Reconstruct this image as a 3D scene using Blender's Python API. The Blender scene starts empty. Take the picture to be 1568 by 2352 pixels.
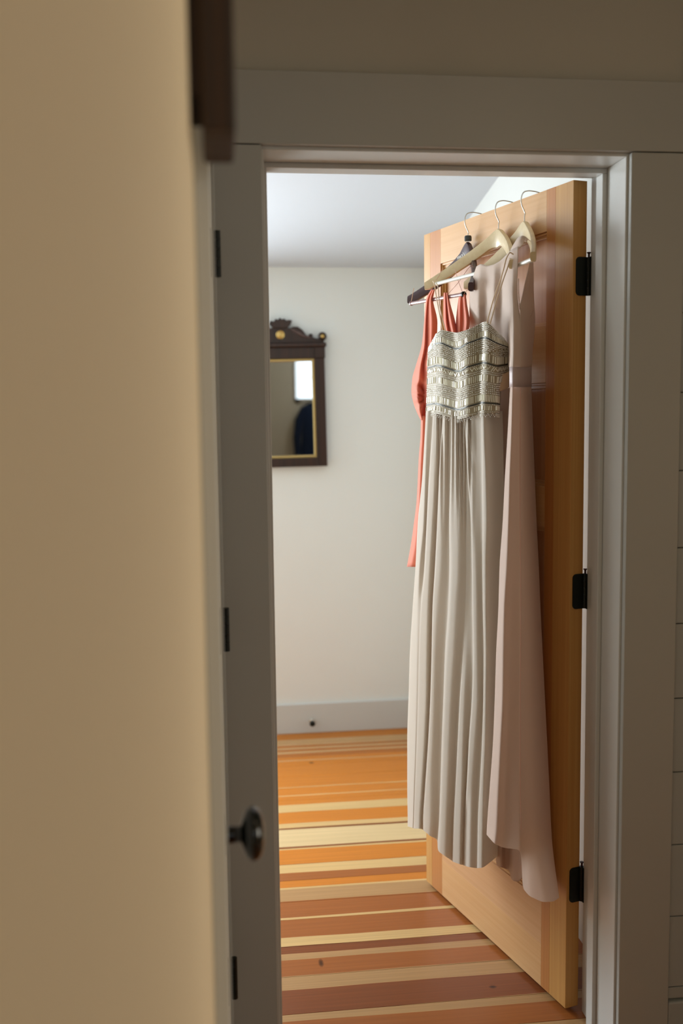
import bpy, bmesh, math, random
import numpy as np
from mathutils import Vector, Matrix
random.seed(7); rng = np.random.RandomState(7)
S = bpy.context.scene
COL = S.collection

# ------------------------------------------------------------------ camera
CF = 2308.71; CX, CD, CZ = -0.1048, 2.1166, 1.5094
YAW, PIT, ROL = 0.12047, 0.09725, -0.01199
_cy, _sy, _cp, _sp = math.cos(YAW), math.sin(YAW), math.cos(PIT), math.sin(PIT)
CAMF = np.array([_sy*_cp, _cy*_cp, -_sp]); _R0 = np.array([_cy, -_sy, 0.]); _U0 = np.cross(_R0, CAMF)
_cr, _sr = math.cos(ROL), math.sin(ROL)
CAMR = _cr*_R0+_sr*_U0; CAMU = -_sr*_R0+_cr*_U0
CAMP = np.array([CX, -CD, CZ])
cam = bpy.data.cameras.new('camera'); camo = bpy.data.objects.new('camera', cam); COL.objects.link(camo)
camo.matrix_world = Matrix(((CAMR[0], CAMU[0], -CAMF[0], CAMP[0]), (CAMR[1], CAMU[1], -CAMF[1], CAMP[1]),
                            (CAMR[2], CAMU[2], -CAMF[2], CAMP[2]), (0, 0, 0, 1)))
cam.sensor_fit = 'VERTICAL'; cam.sensor_height = 36.0; cam.sensor_width = 24.0
cam.lens = CF/2352*36.0; cam.clip_start = 0.01; cam.clip_end = 60
cam.dof.use_dof = True; cam.dof.focus_distance = 2.62; cam.dof.aperture_fstop = 2.1
S.camera = camo

# ------------------------------------------------------------------ light and exposure
W = bpy.data.worlds.new('world'); S.world = W; W.use_nodes = True
bg = W.node_tree.nodes['Background']; bg.inputs[0].default_value = (.62, .80, 1.0, 1); bg.inputs[1].default_value = 1.1
def area(name, loc, rot, sx, sy, power, color):
    l = bpy.data.lights.new(name, 'AREA'); l.shape = 'RECTANGLE'; l.size = sx; l.size_y = sy
    l.energy = power; l.color = color
    o = bpy.data.objects.new(name, l); COL.objects.link(o); o.location = loc; o.rotation_euler = rot; return o
PI = math.pi
# daylight entering by the two bedroom windows (left wall, back wall left of the mirror) and the hall window
area('daylight_left_window', (-2.55, 2.0, 1.45), (0, -PI/2, 0), 1.3, .8, 14, (.90, 1.0, .96))
area('daylight_back_window', (-1.02, 2.50, 1.45), (-PI/2, 0, 0), .98, 1.2, 96, (.88, .95, 1.0))
area('daylight_hall_window', (.66, -3.93, 1.93), (PI/2, 0, 0), .5, .5, 1.2, (.80, .9, 1.0))
# fill light in an added side room, lighting the left wall through an opening
area('side_room_fill', (3.25, -1.70, 1.45), (0, PI/2, 0), 1.3, 1.1, 37, (1.0, .90, .72))
# warm ceiling lamp of the hallway, behind the camera
hl = bpy.data.lights.new('hall_lamp_light', 'POINT'); hl.energy = 1.8; hl.color = (1.0, .80, .52); hl.shadow_soft_size = .12
hlo = bpy.data.objects.new('hall_lamp_light', hl); COL.objects.link(hlo); hlo.location = (.75, -1.15, 2.28)
hl2 = bpy.data.lights.new('hall_back_fill_light', 'POINT'); hl2.energy = 6.0; hl2.color = (1.0, .93, .82); hl2.shadow_soft_size = .12  # second lamp added, unseen, to brighten the hall reflected in the mirror
hl2o = bpy.data.objects.new('hall_back_fill_light', hl2); COL.objects.link(hl2o); hl2o.location = (1.0, -3.2, 2.25)
vs = S.view_settings
S.display_settings.display_device = 'sRGB'
vs.view_transform = 'Standard'; vs.look = 'None'; vs.exposure = 0.0; vs.gamma = 1.0; vs.use_curve_mapping = False

# ------------------------------------------------------------------ geometry of the hung door plane
TH = 1.3017; T = .2013; DW = .772
NV = np.array([-math.sin(TH), -math.cos(TH), 0.]); AV = np.array([-math.cos(TH), math.sin(TH), 0.])
PIN = np.array([DW-.0015, T+.006, 0.])
DO = PIN+AV*.002+NV*.006          # hinge-side corner of the door's bedroom face
def duwz(u, w, z): return DO+AV*u+NV*w+np.array([0, 0, z])
def ray(X, Y): return CAMF+CAMR*((X-784)/CF)+CAMU*((1176-Y)/CF)
def at_y(X, Y, y):
    d = ray(X, Y); return CAMP+d*((y-CAMP[1])/d[1])
def at_w(X, Y, w):                 # point seen at X,Y that lies w in front of the door's bedroom face
    d = ray(X, Y); return CAMP+d*(((DO+NV*w-CAMP)@NV)/(d@NV))
def to_uwz(P):
    q = np.asarray(P)-DO; return (q@AV, q@NV, P[2])

# ------------------------------------------------------------------ helpers
def link(o, parent=None):
    COL.objects.link(o)
    if parent is not None: o.parent = parent
    return o
def tag(o, label=None, cat=None, group=None, kind=None):
    if label: o['label'] = label
    if cat: o['category'] = cat
    if group: o['group'] = group
    if kind: o['kind'] = kind
    return o
def mesh_obj(name, verts, faces, m, parent=None, smooth=False):
    me = bpy.data.meshes.new(name); me.from_pydata([tuple(map(float, v)) for v in verts], [], faces); me.update()
    if m: me.materials.append(m)
    o = bpy.data.objects.new(name, me); link(o, parent)
    if smooth:
        for p in me.polygons: p.use_smooth = True
    return o
def empty(name, loc=(0, 0, 0), parent=None):
    o = bpy.data.objects.new(name, None); o.empty_display_size = .05; link(o, parent); o.location = loc; return o
def bevel(o, w=.002, seg=2):
    b = o.modifiers.new('bevel', 'BEVEL'); b.width = w; b.segments = seg; b.limit_method = 'ANGLE'; b.angle_limit = .7
    return o
class MB:
    def __init__(s): s.v = []; s.f = []
    def add(s, v, f):
        k = len(s.v); s.v += [tuple(map(float, p)) for p in v]; s.f += [tuple(i+k for i in q) for q in f]
    def box(s, a, b, M=None):
        x0, y0, z0 = a; x1, y1, z1 = b
        v = [(x0,y0,z0),(x1,y0,z0),(x1,y1,z0),(x0,y1,z0),(x0,y0,z1),(x1,y0,z1),(x1,y1,z1),(x0,y1,z1)]
        if M: v = [M(p) for p in v]
        s.add(v, [(0,3,2,1),(4,5,6,7),(0,1,5,4),(1,2,6,5),(2,3,7,6),(3,0,4,7)]); return s
    def tube(s, pts, r, n=8, cap=True):
        pts = [Vector(p) for p in pts]; rs = r if hasattr(r, '__len__') else [r]*len(pts)
        up = None; rings = []
        for i, p in enumerate(pts):
            d = (pts[min(i+1, len(pts)-1)]-pts[max(i-1, 0)]).normalized()
            if up is None: up = d.orthogonal().normalized()
            up = (up-d*up.dot(d)); up = up.normalized() if up.length > 1e-6 else d.orthogonal().normalized()
            sd = d.cross(up)
            rings.append([p+(up*math.cos(2*PI*k/n)+sd*math.sin(2*PI*k/n))*rs[i] for k in range(n)])
        v = [q for rg in rings for q in rg]; f = []
        for i in range(len(pts)-1):
            for k in range(n):
                a = i*n+k; b = i*n+(k+1) % n; f.append((a, b, b+n, a+n))
        if cap: f.append(tuple(range(n-1, -1, -1))); f.append(tuple((len(pts)-1)*n+k for k in range(n)))
        s.add(v, f); return s
    def lathe(s, prof, n=24, M=None):
        v = []; f = []
        for (r, h) in prof:
            for k in range(n): v.append((r*math.cos(2*PI*k/n), r*math.sin(2*PI*k/n), h))
        for i in range(len(prof)-1):
            for k in range(n):
                a = i*n+k; b = i*n+(k+1) % n; f.append((a, b, b+n, a+n))
        f.append(tuple(range(n-1, -1, -1))); f.append(tuple((len(prof)-1)*n+k for k in range(n)))
        if M: v = [M(p) for p in v]
        s.add(v, f); return s
    def prism(s, poly, h0, h1, M=None):
        n = len(poly); v = [(x, y, h0) for x, y in poly]+[(x, y, h1) for x, y in poly]
        f = [tuple(range(n-1, -1, -1)), tuple(range(n, 2*n))]+[(i, (i+1) % n, (i+1) % n+n, i+n) for i in range(n)]
        if M: v = [M(p) for p in v]
        s.add(v, f); return s
    def build(s, name, m, parent=None, smooth=False): 
        o = mesh_obj(name, s.v, s.f, m, parent, smooth)
        bm = bmesh.new(); bm.from_mesh(o.data); bmesh.ops.recalc_face_normals(bm, faces=bm.faces); bm.to_mesh(o.data); bm.free()
        return o
def box(name, a, b, m, parent=None, bv=.0015, M=None):
    o = MB().box(a, b, M).build(name, m, parent)
    if bv: bevel(o, bv, 2)
    return o
def smooth_by_angle(o, ang=.6):
    me = o.data
    for p in me.polygons: p.use_smooth = True
    me.set_sharp_from_angle(angle=ang)
    return o

# ------------------------------------------------------------------ materials
def new_mat(name):
    m = bpy.data.materials.new(name); m.use_nodes = True
    nt = m.node_tree; b = nt.nodes['Principled BSDF']; return m, nt, b
def node(nt, t, **kw):
    n = nt.nodes.new(t)
    for k, v in kw.items(): setattr(n, k, v)
    return n
def c4(c): return (c[0], c[1], c[2], 1)
def flat(name, c, rough=.5, metal=0., bump=0., bscale=300., var=0., spec=.5):
    m, nt, b = new_mat(name); L = nt.links
    b.inputs['Base Color'].default_value = c4(c); b.inputs['Roughness'].default_value = rough; b.inputs['Metallic'].default_value = metal
    b.inputs['Specular IOR Level'].default_value = spec
    g = node(nt, 'ShaderNodeNewGeometry')
    if var:
        n = node(nt, 'ShaderNodeTexNoise'); n.inputs['Scale'].default_value = 3.0; n.inputs['Detail'].default_value = 4
        L.new(g.outputs['Position'], n.inputs['Vector'])
        mx = node(nt, 'ShaderNodeMix', data_type='RGBA'); mx.inputs[6].default_value = c4([x*(1-var) for x in c]); mx.inputs[7].default_value = c4([min(1, x*(1+var)) for x in c])
        L.new(n.outputs['Fac'], mx.inputs[0]); L.new(mx.outputs[2], b.inputs['Base Color'])
    if bump:
        n2 = node(nt, 'ShaderNodeTexNoise'); n2.inputs['Scale'].default_value = bscale; n2.inputs['Detail'].default_value = 3
        L.new(g.outputs['Position'], n2.inputs['Vector'])
        bp = node(nt, 'ShaderNodeBump'); bp.inputs['Strength'].default_value = bump; bp.inputs['Distance'].default_value = .001
        L.new(n2.outputs['Fac'], bp.inputs['Height']); L.new(bp.outputs['Normal'], b.inputs['Normal'])
    return m
def wood(name, dark, light, axis=2, fine=60., rough=.42, contrast=.5, long=1.2):
    m, nt, b = new_mat(name); L = nt.links
    tc = node(nt, 'ShaderNodeTexCoord'); mp = node(nt, 'ShaderNodeMapping')
    sc = [fine]*3; sc[axis] = long; mp.inputs['Scale'].default_value = sc
    L.new(tc.outputs['Object'], mp.inputs['Vector'])
    n = node(nt, 'ShaderNodeTexNoise'); n.inputs['Scale'].default_value = 1.0; n.inputs['Detail'].default_value = 6; n.inputs['Roughness'].default_value = .6
    L.new(mp.outputs['Vector'], n.inputs['Vector'])
    r = node(nt, 'ShaderNodeValToRGB'); e = r.color_ramp.elements
    e[0].position = .5-contrast/2; e[0].color = c4(dark); e[1].position = .5+contrast/2; e[1].color = c4(light)
    L.new(n.outputs['Fac'], r.inputs['Fac']); L.new(r.outputs['Color'], b.inputs['Base Color'])
    b.inputs['Roughness'].default_value = rough
    bp = node(nt, 'ShaderNodeBump'); bp.inputs['Strength'].default_value = .15; bp.inputs['Distance'].default_value = .0006
    L.new(n.outputs['Fac'], bp.inputs['Height']); L.new(bp.outputs['Normal'], b.inputs['Normal'])
    return m
def cloth(name, c, rough=.8, transl=.25, sheen=.3, weave=900., tint=None):
    m, nt, b = new_mat(name); L = nt.links
    b.inputs['Base Color'].default_value = c4(c); b.inputs['Roughness'].default_value = rough
    b.inputs['Specular IOR Level'].default_value = .2
    b.inputs['Sheen Weight'].default_value = sheen; b.inputs['Sheen Roughness'].default_value = .5
    g = node(nt, 'ShaderNodeNewGeometry')
    n2 = node(nt, 'ShaderNodeTexNoise'); n2.inputs['Scale'].default_value = weave; n2.inputs['Detail'].default_value = 2
    L.new(g.outputs['Position'], n2.inputs['Vector'])
    bp = node(nt, 'ShaderNodeBump'); bp.inputs['Strength'].default_value = .25; bp.inputs['Distance'].default_value = .0004
    L.new(n2.outputs['Fac'], bp.inputs['Height']); L.new(bp.outputs['Normal'], b.inputs['Normal'])
    if transl:
        t = node(nt, 'ShaderNodeBsdfTranslucent'); t.inputs['Color'].default_value = c4(tint or c)
        mx = node(nt, 'ShaderNodeMixShader'); mx.inputs[0].default_value = transl
        out = nt.nodes['Material Output']
        L.new(b.outputs[0], mx.inputs[1]); L.new(t.outputs[0], mx.inputs[2]); L.new(mx.outputs[0], out.inputs['Surface'])
    return m

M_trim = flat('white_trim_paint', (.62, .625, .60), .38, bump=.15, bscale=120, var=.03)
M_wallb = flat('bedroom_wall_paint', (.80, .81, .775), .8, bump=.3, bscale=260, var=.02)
M_ceil = flat('ceiling_paint', (.60, .65, .71), .85, bump=.3, bscale=260, var=.02)
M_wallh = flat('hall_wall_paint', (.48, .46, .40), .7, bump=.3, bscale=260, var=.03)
M_lowbounce = flat('low_bounce_wall_paint', (.40, .41, .37), .8, bump=.3, bscale=260, var=.03)  # dark tone invented for the unseen left wall to cut bounced light
M_halld = flat('hall_low_bounce_paint', (.30, .30, .28), .7, bump=.3, bscale=260, var=.03)  # unseen hall side wall darkened to hold down ambient light in the hall
M_wallt = flat('tan_wall_paint', (.84, .70, .48), .75, bump=.3, bscale=200, var=.04)
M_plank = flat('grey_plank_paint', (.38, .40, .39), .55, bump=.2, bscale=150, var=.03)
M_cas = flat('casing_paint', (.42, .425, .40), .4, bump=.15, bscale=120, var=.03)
M_black = flat('black_iron', (.004, .007, .005), .42, 0.0, bump=.2, bscale=400, spec=.35)
M_knob = flat('black_knob', (.004, .006, .005), .12, 0.0, spec=.6)
M_steel = flat('hook_steel', (.62, .60, .55), .25, 1.0)
M_walnut = wood('dark_walnut', (.010, .005, .003), (.048, .019, .010), 2, 90, .35)
M_gilt = flat('gilt_liner', (.50, .36, .14), .42, .7, bump=.5, bscale=500)
M_brass = flat('brass_rosette', (.62, .42, .14), .35, .8, bump=.6, bscale=300)
M_mirror = flat('mirror_glass', (.80, .84, .82), .012, 1.0)
M_frame = wood('dark_frame_wood', (.016, .008, .003), (.06, .025, .009), 2, 70, .65)
M_hangw = wood('pale_hanger_wood', (.62, .46, .24), (.80, .66, .42), 0, 60, .32, .8, 6)
M_hangb = flat('brown_plastic_hanger', (.060, .028, .032), .28, bump=.1)
M_bar = flat('white_bar', (.80, .80, .72), .3)
M_barb = flat('mauve_clear_bar', (.34, .19, .18), .2)
M_letter = flat('white_lettering', (.85, .83, .78), .5)
M_cord = cloth('tan_cord', (.70, .47, .30), transl=0)
M_coralcord = cloth('pink_cord', (.75, .42, .34), transl=0)
fir_l, fir_d = (.66, .37, .115), (.50, .23, .05)
M_fir_v = wood('fir_stile', fir_d, fir_l, 2, 110, .4, .7)
M_fir_o = wood('fir_stile_orange', (.46, .17, .035), (.57, .25, .07), 2, 110, .4, .7)
M_fir_h = wood('fir_rail', (.62, .33, .13), (.74, .46, .22), 0, 110, .4, .7)
M_fir_p = wood('fir_panel', (.54, .23, .09), (.68, .36, .16), 2, 90, .4, .7)

def floor_mat():
    # douglas-fir boards: each carries bands of pale sapwood and orange heartwood, laid out across the room
    P=(.57,.37,.155); V=(.60,.43,.22); Tn=(.50,.29,.125); O=(.52,.172,.020); Rr=(.31,.098,.023); B=(.20,.058,.017); D=(.22,.07,.02); OD=(.40,.13,.025); Tn_dim=(.40,.225,.095)
    far = [(1.10,Rr),(1.138,O),(1.246,P),(1.262,D),(1.278,V),(1.425,D),(1.437,P),(1.475,O),(1.584,P),(1.656,O),(1.745,P),(1.757,O),(1.832,P),(1.842,O),(2.145,Tn),(2.158,O),(2.20,OD),(2.245,Tn),(2.275,OD),(2.30,Tn),(2.325,OD),(2.352,Tn),(2.44,O)]
    near = [(-.5,Rr),(.10,Tn_dim),(.17,Rr),(.255,Tn_dim),(.288,B),(.395,Tn_dim),(.459,Rr),(.540,Tn_dim),(.573,B),(.613,P),(.661,Rr),(.766,P),(.780,Rr),(.877,Tn_dim),(.955,P),(.972,O),(1.02,Rr),(1.072,P),(1.138,O)]  # near tans and browns darkened: weaker light by the doorway put into the wood colour
    m, nt, b = new_mat('fir_floor_boards'); L = nt.links
    g = node(nt, 'ShaderNodeNewGeometry'); sp = node(nt, 'ShaderNodeSeparateXYZ'); L.new(g.outputs['Position'], sp.inputs[0])
    mp = node(nt, 'ShaderNodeMapping'); mp.inputs['Scale'].default_value = (1.6, 22, 1); L.new(g.outputs['Position'], mp.inputs['Vector'])
    nz = node(nt, 'ShaderNodeTexNoise'); nz.inputs['Scale'].default_value = 1; nz.inputs['Detail'].default_value = 2; L.new(mp.outputs[0], nz.inputs['Vector'])
    def math_(op, a, bb):
        n = node(nt, 'ShaderNodeMath', operation=op)
        for i, q in enumerate((a, bb)):
            if isinstance(q, (int, float)): n.inputs[i].default_value = q
            else: L.new(q, n.inputs[i])
        return n.outputs[0]
    off = math_('MULTIPLY', math_('SUBTRACT', nz.outputs['Fac'], .5), .018)
    y = math_('ADD', sp.outputs['Y'], off)
    def ramp(stops, lo, hi):
        r = node(nt, 'ShaderNodeValToRGB'); cr = r.color_ramp; cr.interpolation = 'LINEAR'
        pts = []
        for i, (yy, c) in enumerate(stops):
            w = .0035
            if i: pts.append((yy+w-.0035, stops[i-1][1]))
            pts.append((yy+w, c))
        # keep under 32 stops: drop the soft edge where too many
        return r, stops
    def piece(stops, lo, hi):
        r = node(nt, 'ShaderNodeValToRGB'); cr = r.color_ramp; cr.interpolation = 'CONSTANT'
        st = [(max(0., (yy-lo)/(hi-lo)), c) for yy, c in stops]
        cr.elements[0].position = st[0][0]; cr.elements[0].color = c4(st[0][1])
        cr.elements[1].position = st[-1][0]; cr.elements[1].color = c4(st[-1][1])
        for p_, c in st[1:-1]:
            e = cr.elements.new(p_); e.color = c4(c)
        f = math_('DIVIDE', math_('SUBTRACT', y, lo), hi-lo); L.new(f, r.inputs['Fac']); return r.outputs['Color']
    cn = piece(near, -.5, 1.2); cf = piece(far, 1.0, 2.7)
    sel = math_('GREATER_THAN', y, 1.138)
    mx = node(nt, 'ShaderNodeMix', data_type='RGBA'); L.new(sel, mx.inputs[0]); L.new(cn, mx.inputs[6]); L.new(cf, mx.inputs[7])
    # fine grain running with the boards
    mp2 = node(nt, 'ShaderNodeMapping'); mp2.inputs['Scale'].default_value = (2.2, 170, 1); L.new(g.outputs['Position'], mp2.inputs['Vector'])
    gr = node(nt, 'ShaderNodeTexNoise'); gr.inputs['Scale'].default_value = 1; gr.inputs['Detail'].default_value = 5; L.new(mp2.outputs[0], gr.inputs['Vector'])
    k = math_('ADD', math_('MULTIPLY', gr.outputs['Fac'], .55), .72)
    # knots
    for (kx, ky, rx, ry) in ((.142, .517, .007, .020), (.579, .337, .010, .007), (.263, 2.119, .012, .012)):
        dx = math_('DIVIDE', math_('SUBTRACT', sp.outputs['X'], kx), rx); dy = math_('DIVIDE', math_('SUBTRACT', sp.outputs['Y'], ky), ry)
        d2 = math_('ADD', math_('MULTIPLY', dx, dx), math_('MULTIPLY', dy, dy))
        q = math_('MINIMUM', math_('ADD', math_('MULTIPLY', d2, .55), .22), 1.0); k = math_('MULTIPLY', k, q)
    vm = node(nt, 'ShaderNodeVectorMath', operation='SCALE'); L.new(mx.outputs[2], vm.inputs[0]); L.new(k, vm.inputs['Scale'])
    L.new(vm.outputs[0], b.inputs['Base Color']); b.inputs['Roughness'].default_value = .34; b.inputs['Specular IOR Level'].default_value = .16
    bp = node(nt, 'ShaderNodeBump'); bp.inputs['Strength'].default_value = .12; bp.inputs['Distance'].default_value = .0006
    L.new(gr.outputs['Fac'], bp.inputs['Height']); L.new(bp.outputs['Normal'], b.inputs['Normal'])
    return m
M_floor = floor_mat()

M_beige = cloth('beige_chiffon', (.73, .665, .575), .75, .34, .3)
M_bronze = cloth('champagne_ground', (.34, .28, .18), .55, 0, .3)
M_lining = flat('tan_lining', (.66, .48, .30), .6, bump=.6, bscale=90)
M_blush = cloth('blush_chiffon', (.78, .61, .51), .75, .32, .3)
M_blush_lit = cloth('blush_chiffon_lit', (.86, .73, .64), .75, .35, .3)  # lighter copy of the blush chiffon, stronger window light up high painted in
M_belt = cloth('mauve_satin', (.60, .47, .46), .45, .05, .3)
M_coral = cloth('coral_jersey', (.90, .27, .16), .7, .25, .4)
M_bead = flat('silver_beads', (.92, .91, .84), .2, .35)
M_bugle = flat('champagne_bugle_beads', (.82, .79, .65), .2, .12)
M_thread = flat('dark_metal_thread', (.07, .075, .07), .35, .6)

# ------------------------------------------------------------------ setting
ZC = 2.45                       # hall ceiling
YB = 2.542                      # bedroom back wall
XR = .903                       # bedroom right wall
XL = -.125                      # hall left wall
def ceil_z(y): return 2.177+.150*(2.542-y)
def struct(o, kind='structure'): o['kind'] = kind; return o
# floor: one object with its boards as parts
fl = MB().box((-2.62, -4.0, -.05), (1.62, 2.56, -.012)).build('floor', flat('subfloor', (.10, .05, .02), .8)); struct(fl)
ys = [2.542,2.392,2.245,2.10,1.965,1.835,1.705,1.5865,1.4285,1.2635,1.139,1.021,.876,.767,.6135,.4595,.289,.171,.04,-.09]
while ys[-1] > -3.9: ys.append(ys[-1]-.13)
for i in range(len(ys)-1):
    y1, y0 = ys[i]-.0006, ys[i+1]+.0006
    if y0 < .2 and y0 > -.02: x0, x1 = -.13, XR
    elif y0 <= -.02: x0, x1 = -.13, 1.5
    else: x0, x1 = -2.6, XR
    if y0 < .2 < y1: x0 = -2.6
    o = box('floor_board', (x0, y0, -.012), (x1, y1, 0), M_floor, fl, .0006)
# bedroom walls
def wall_with_hole(name, a0, a1, z0, z1, holes, M, m, t0, t1):
    """rectangular wall (a0..a1, z0..z1) with openings; M maps (a, t, z) to world"""
    mb = MB(); xs = sorted({a0, a1, *[h[0] for h in holes], *[h[1] for h in holes]}); zs = sorted({z0, z1, *[h[2] for h in holes], *[h[3] for h in holes]})
    for i in range(len(xs)-1):
        for j in range(len(zs)-1):
            cx, cz = (xs[i]+xs[i+1])/2, (zs[j]+zs[j+1])/2
            if any(h[0] < cx < h[1] and h[2] < cz < h[3] for h in holes): continue
            mb.box((xs[i], t0, zs[j]), (xs[i+1], t1, zs[j+1]), M)
    o = mb.build(name, m); struct(o)
    bm = bmesh.new(); bm.from_mesh(o.data); bmesh.ops.remove_doubles(bm, verts=bm.verts, dist=1e-5); bm.to_mesh(o.data); bm.free()
    return o
def window(name, w0, w1, z0, z1, M):
    e = empty(name); struct(e)
    mb = MB()
    for (a, b_) in (((w0, -.02, z0), (w0+.05, .10, z1)), ((w1-.05, -.02, z0), (w1, .10, z1)), ((w0, -.02, z0), (w1, .10, z0+.05)), ((w0, -.02, z1-.05), (w1, .10, z1))): mb.box(a, b_, M)
    mb.build('window_frame', M_trim, e)
    s = MB(); mid = (z0+z1)/2
    s.box((w0+.05, .03, mid-.02), (w1-.05, .06, mid+.02), M); s.build('sash_bar', M_trim, e)
    return e
Wb = wall_with_hole('wall_back', -2.62, 1.05, 0, 2.62, [(-1.55, -.48, .85, 2.05)], lambda p: (p[0], YB+p[1], p[2]), M_wallb, 0, .12)
window('window_1', -1.55, -.48, .85, 2.05, lambda p: (p[0], YB+p[1], p[2]))
Wl = wall_with_hole('wall_bedroom_left', T, YB, 0, 2.62, [(1.60, 2.40, .80, 2.10)], lambda p: (-2.62-p[1], p[0], p[2]), M_lowbounce, 0, .12)
window('window_2', 1.60, 2.40, .80, 2.10, lambda p: (-2.62-p[1], p[0], p[2]))
struct(MB().box((XR, T, 0), (XR+.12, YB+.12, 2.62)).build('wall_bedroom_right', flat('side_wall_paint', (.68, .70, .68), .8, bump=.3, bscale=260, var=.02)))
# sloped ceiling of the bedroom
mb = MB(); z0, z1 = ceil_z(YB+.1), ceil_z(T-.05)
mb.add([(-2.7,YB+.1,z0),(1.02,YB+.1,z0),(1.02,T-.05,z1),(-2.7,T-.05,z1),(-2.7,YB+.1,z0+.1),(1.02,YB+.1,z0+.1),(1.02,T-.05,z1+.1),(-2.7,T-.05,z1+.1)],
       [(0,1,2,3),(7,6,5,4),(0,4,5,1),(1,5,6,2),(2,6,7,3),(3,7,4,0)])
struct(mb.build('ceiling_bedroom', M_ceil))
# the wall with the doorway
HJ = 2.0488
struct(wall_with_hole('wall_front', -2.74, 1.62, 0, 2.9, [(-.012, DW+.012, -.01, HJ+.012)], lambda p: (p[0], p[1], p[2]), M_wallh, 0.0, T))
struct(box('ceiling_hall', (-.3, -4.1, ZC), (1.62, 0, ZC+.1), M_wallh, None, 0))
struct(wall_with_hole('wall_hall_right', -4.1, 0, 0, ZC, [(-1.80, -.90, -.01, 2.05)], lambda p: (1.5+p[1], p[0], p[2]), M_halld, 0, .12))  # opening added to let the side room's fill reach the left wall
# added unseen side room, opening and window, shaping the fill on the left wall
struct(wall_with_hole('added_room_wall_far', -3.0, -.2, 0, ZC, [(-2.25, -1.15, .8, 2.1)], lambda p: (3.30+p[1], p[0], p[2]), M_wallt, 0, .12))
window('added_side_window', -2.25, -1.15, .8, 2.1, lambda p: (3.30+p[1], p[0], p[2]))
struct(box('added_room_wall_near', (1.62, -.32, 0), (3.3, -.2, ZC), M_wallt, None, 0)); struct(box('added_room_wall_back', (1.62, -3.12, 0), (3.3, -3.0, ZC), M_wallt, None, 0))
struct(box('added_room_ceiling', (1.62, -3.1, ZC), (3.42, -.2, ZC+.1), M_wallt, None, 0)); struct(box('added_room_floor', (1.5, -3.1, -.05), (3.42, -.2, -.001), flat('side_floor', (.35, .16, .06), .5), None, 0))
struct(wall_with_hole('wall_hall_back', -.25, 1.5, 0, ZC, [(.40, .92, 1.64, 2.2)], lambda p: (p[0], -4.0-p[1], p[2]), M_wallb, 0, .12))
window('window_3', .40, .92, 1.64, 2.2, lambda p: (p[0], -4.0-p[1], p[2]))
struct(wall_with_hole('wall_left', -4.1, 0, 0, ZC, [(-.885, -.107, -.01, HJ+.008)], lambda p: (XL-p[1], p[0], p[2]), M_wallt, 0, .12))
# baseboards
box('baseboard_back', (-2.6, YB-.015, 0), (XR, YB, .1425), M_trim, None, .003)['kind'] = 'structure'
box('baseboard_right', (XR-.015, T+.06, 0), (XR, YB-.015, .1425), M_trim, None, .003)['kind'] = 'structure'
box('baseboard_left', (-2.62, T, 0), (-2.605, YB-.015, .1425), M_trim, None, .003)['kind'] = 'structure'
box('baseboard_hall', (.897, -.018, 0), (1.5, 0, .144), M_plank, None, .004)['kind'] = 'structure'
# painted planks on the hall side, right of the doorway (parts of one cladding)
clad = empty('trim_planks', (1.2, 0, 0)); struct(clad)
zz = [.150] + [.178+.1712*i for i in range(14)]
for i in range(len(zz)-1):
    if zz[i]+.01 > ZC: break
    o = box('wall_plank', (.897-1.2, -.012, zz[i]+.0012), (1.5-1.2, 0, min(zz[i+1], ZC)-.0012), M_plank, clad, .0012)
# door casing on the hall side
cas = empty('trim_doorway', (0, 0, 0)); struct(cas)
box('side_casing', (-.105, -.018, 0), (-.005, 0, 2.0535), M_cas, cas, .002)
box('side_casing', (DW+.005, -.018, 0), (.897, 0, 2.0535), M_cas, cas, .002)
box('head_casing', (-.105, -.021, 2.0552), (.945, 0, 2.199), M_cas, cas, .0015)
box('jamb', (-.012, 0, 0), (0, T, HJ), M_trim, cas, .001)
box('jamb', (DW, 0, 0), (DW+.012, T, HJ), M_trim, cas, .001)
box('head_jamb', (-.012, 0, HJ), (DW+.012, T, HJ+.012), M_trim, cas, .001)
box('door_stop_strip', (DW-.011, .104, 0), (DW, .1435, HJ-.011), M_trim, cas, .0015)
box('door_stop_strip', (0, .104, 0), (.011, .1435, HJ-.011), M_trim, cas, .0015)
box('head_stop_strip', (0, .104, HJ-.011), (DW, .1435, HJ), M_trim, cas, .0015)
cb = empty('trim_doorway_bedroom', (0, T, 0)); struct(cb)
box('side_casing', (-.105, 0, 0), (-.008, .014, 2.0535), M_trim, cb, .002)
box('side_casing', (DW+.010, 0, 0), (XR-.002, .004, 2.0535), M_trim, cb, .001)
box('head_casing', (-.105, 0, 2.0552), (XR-.002, .014, 2.18), M_trim, cb, .0015)

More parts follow.
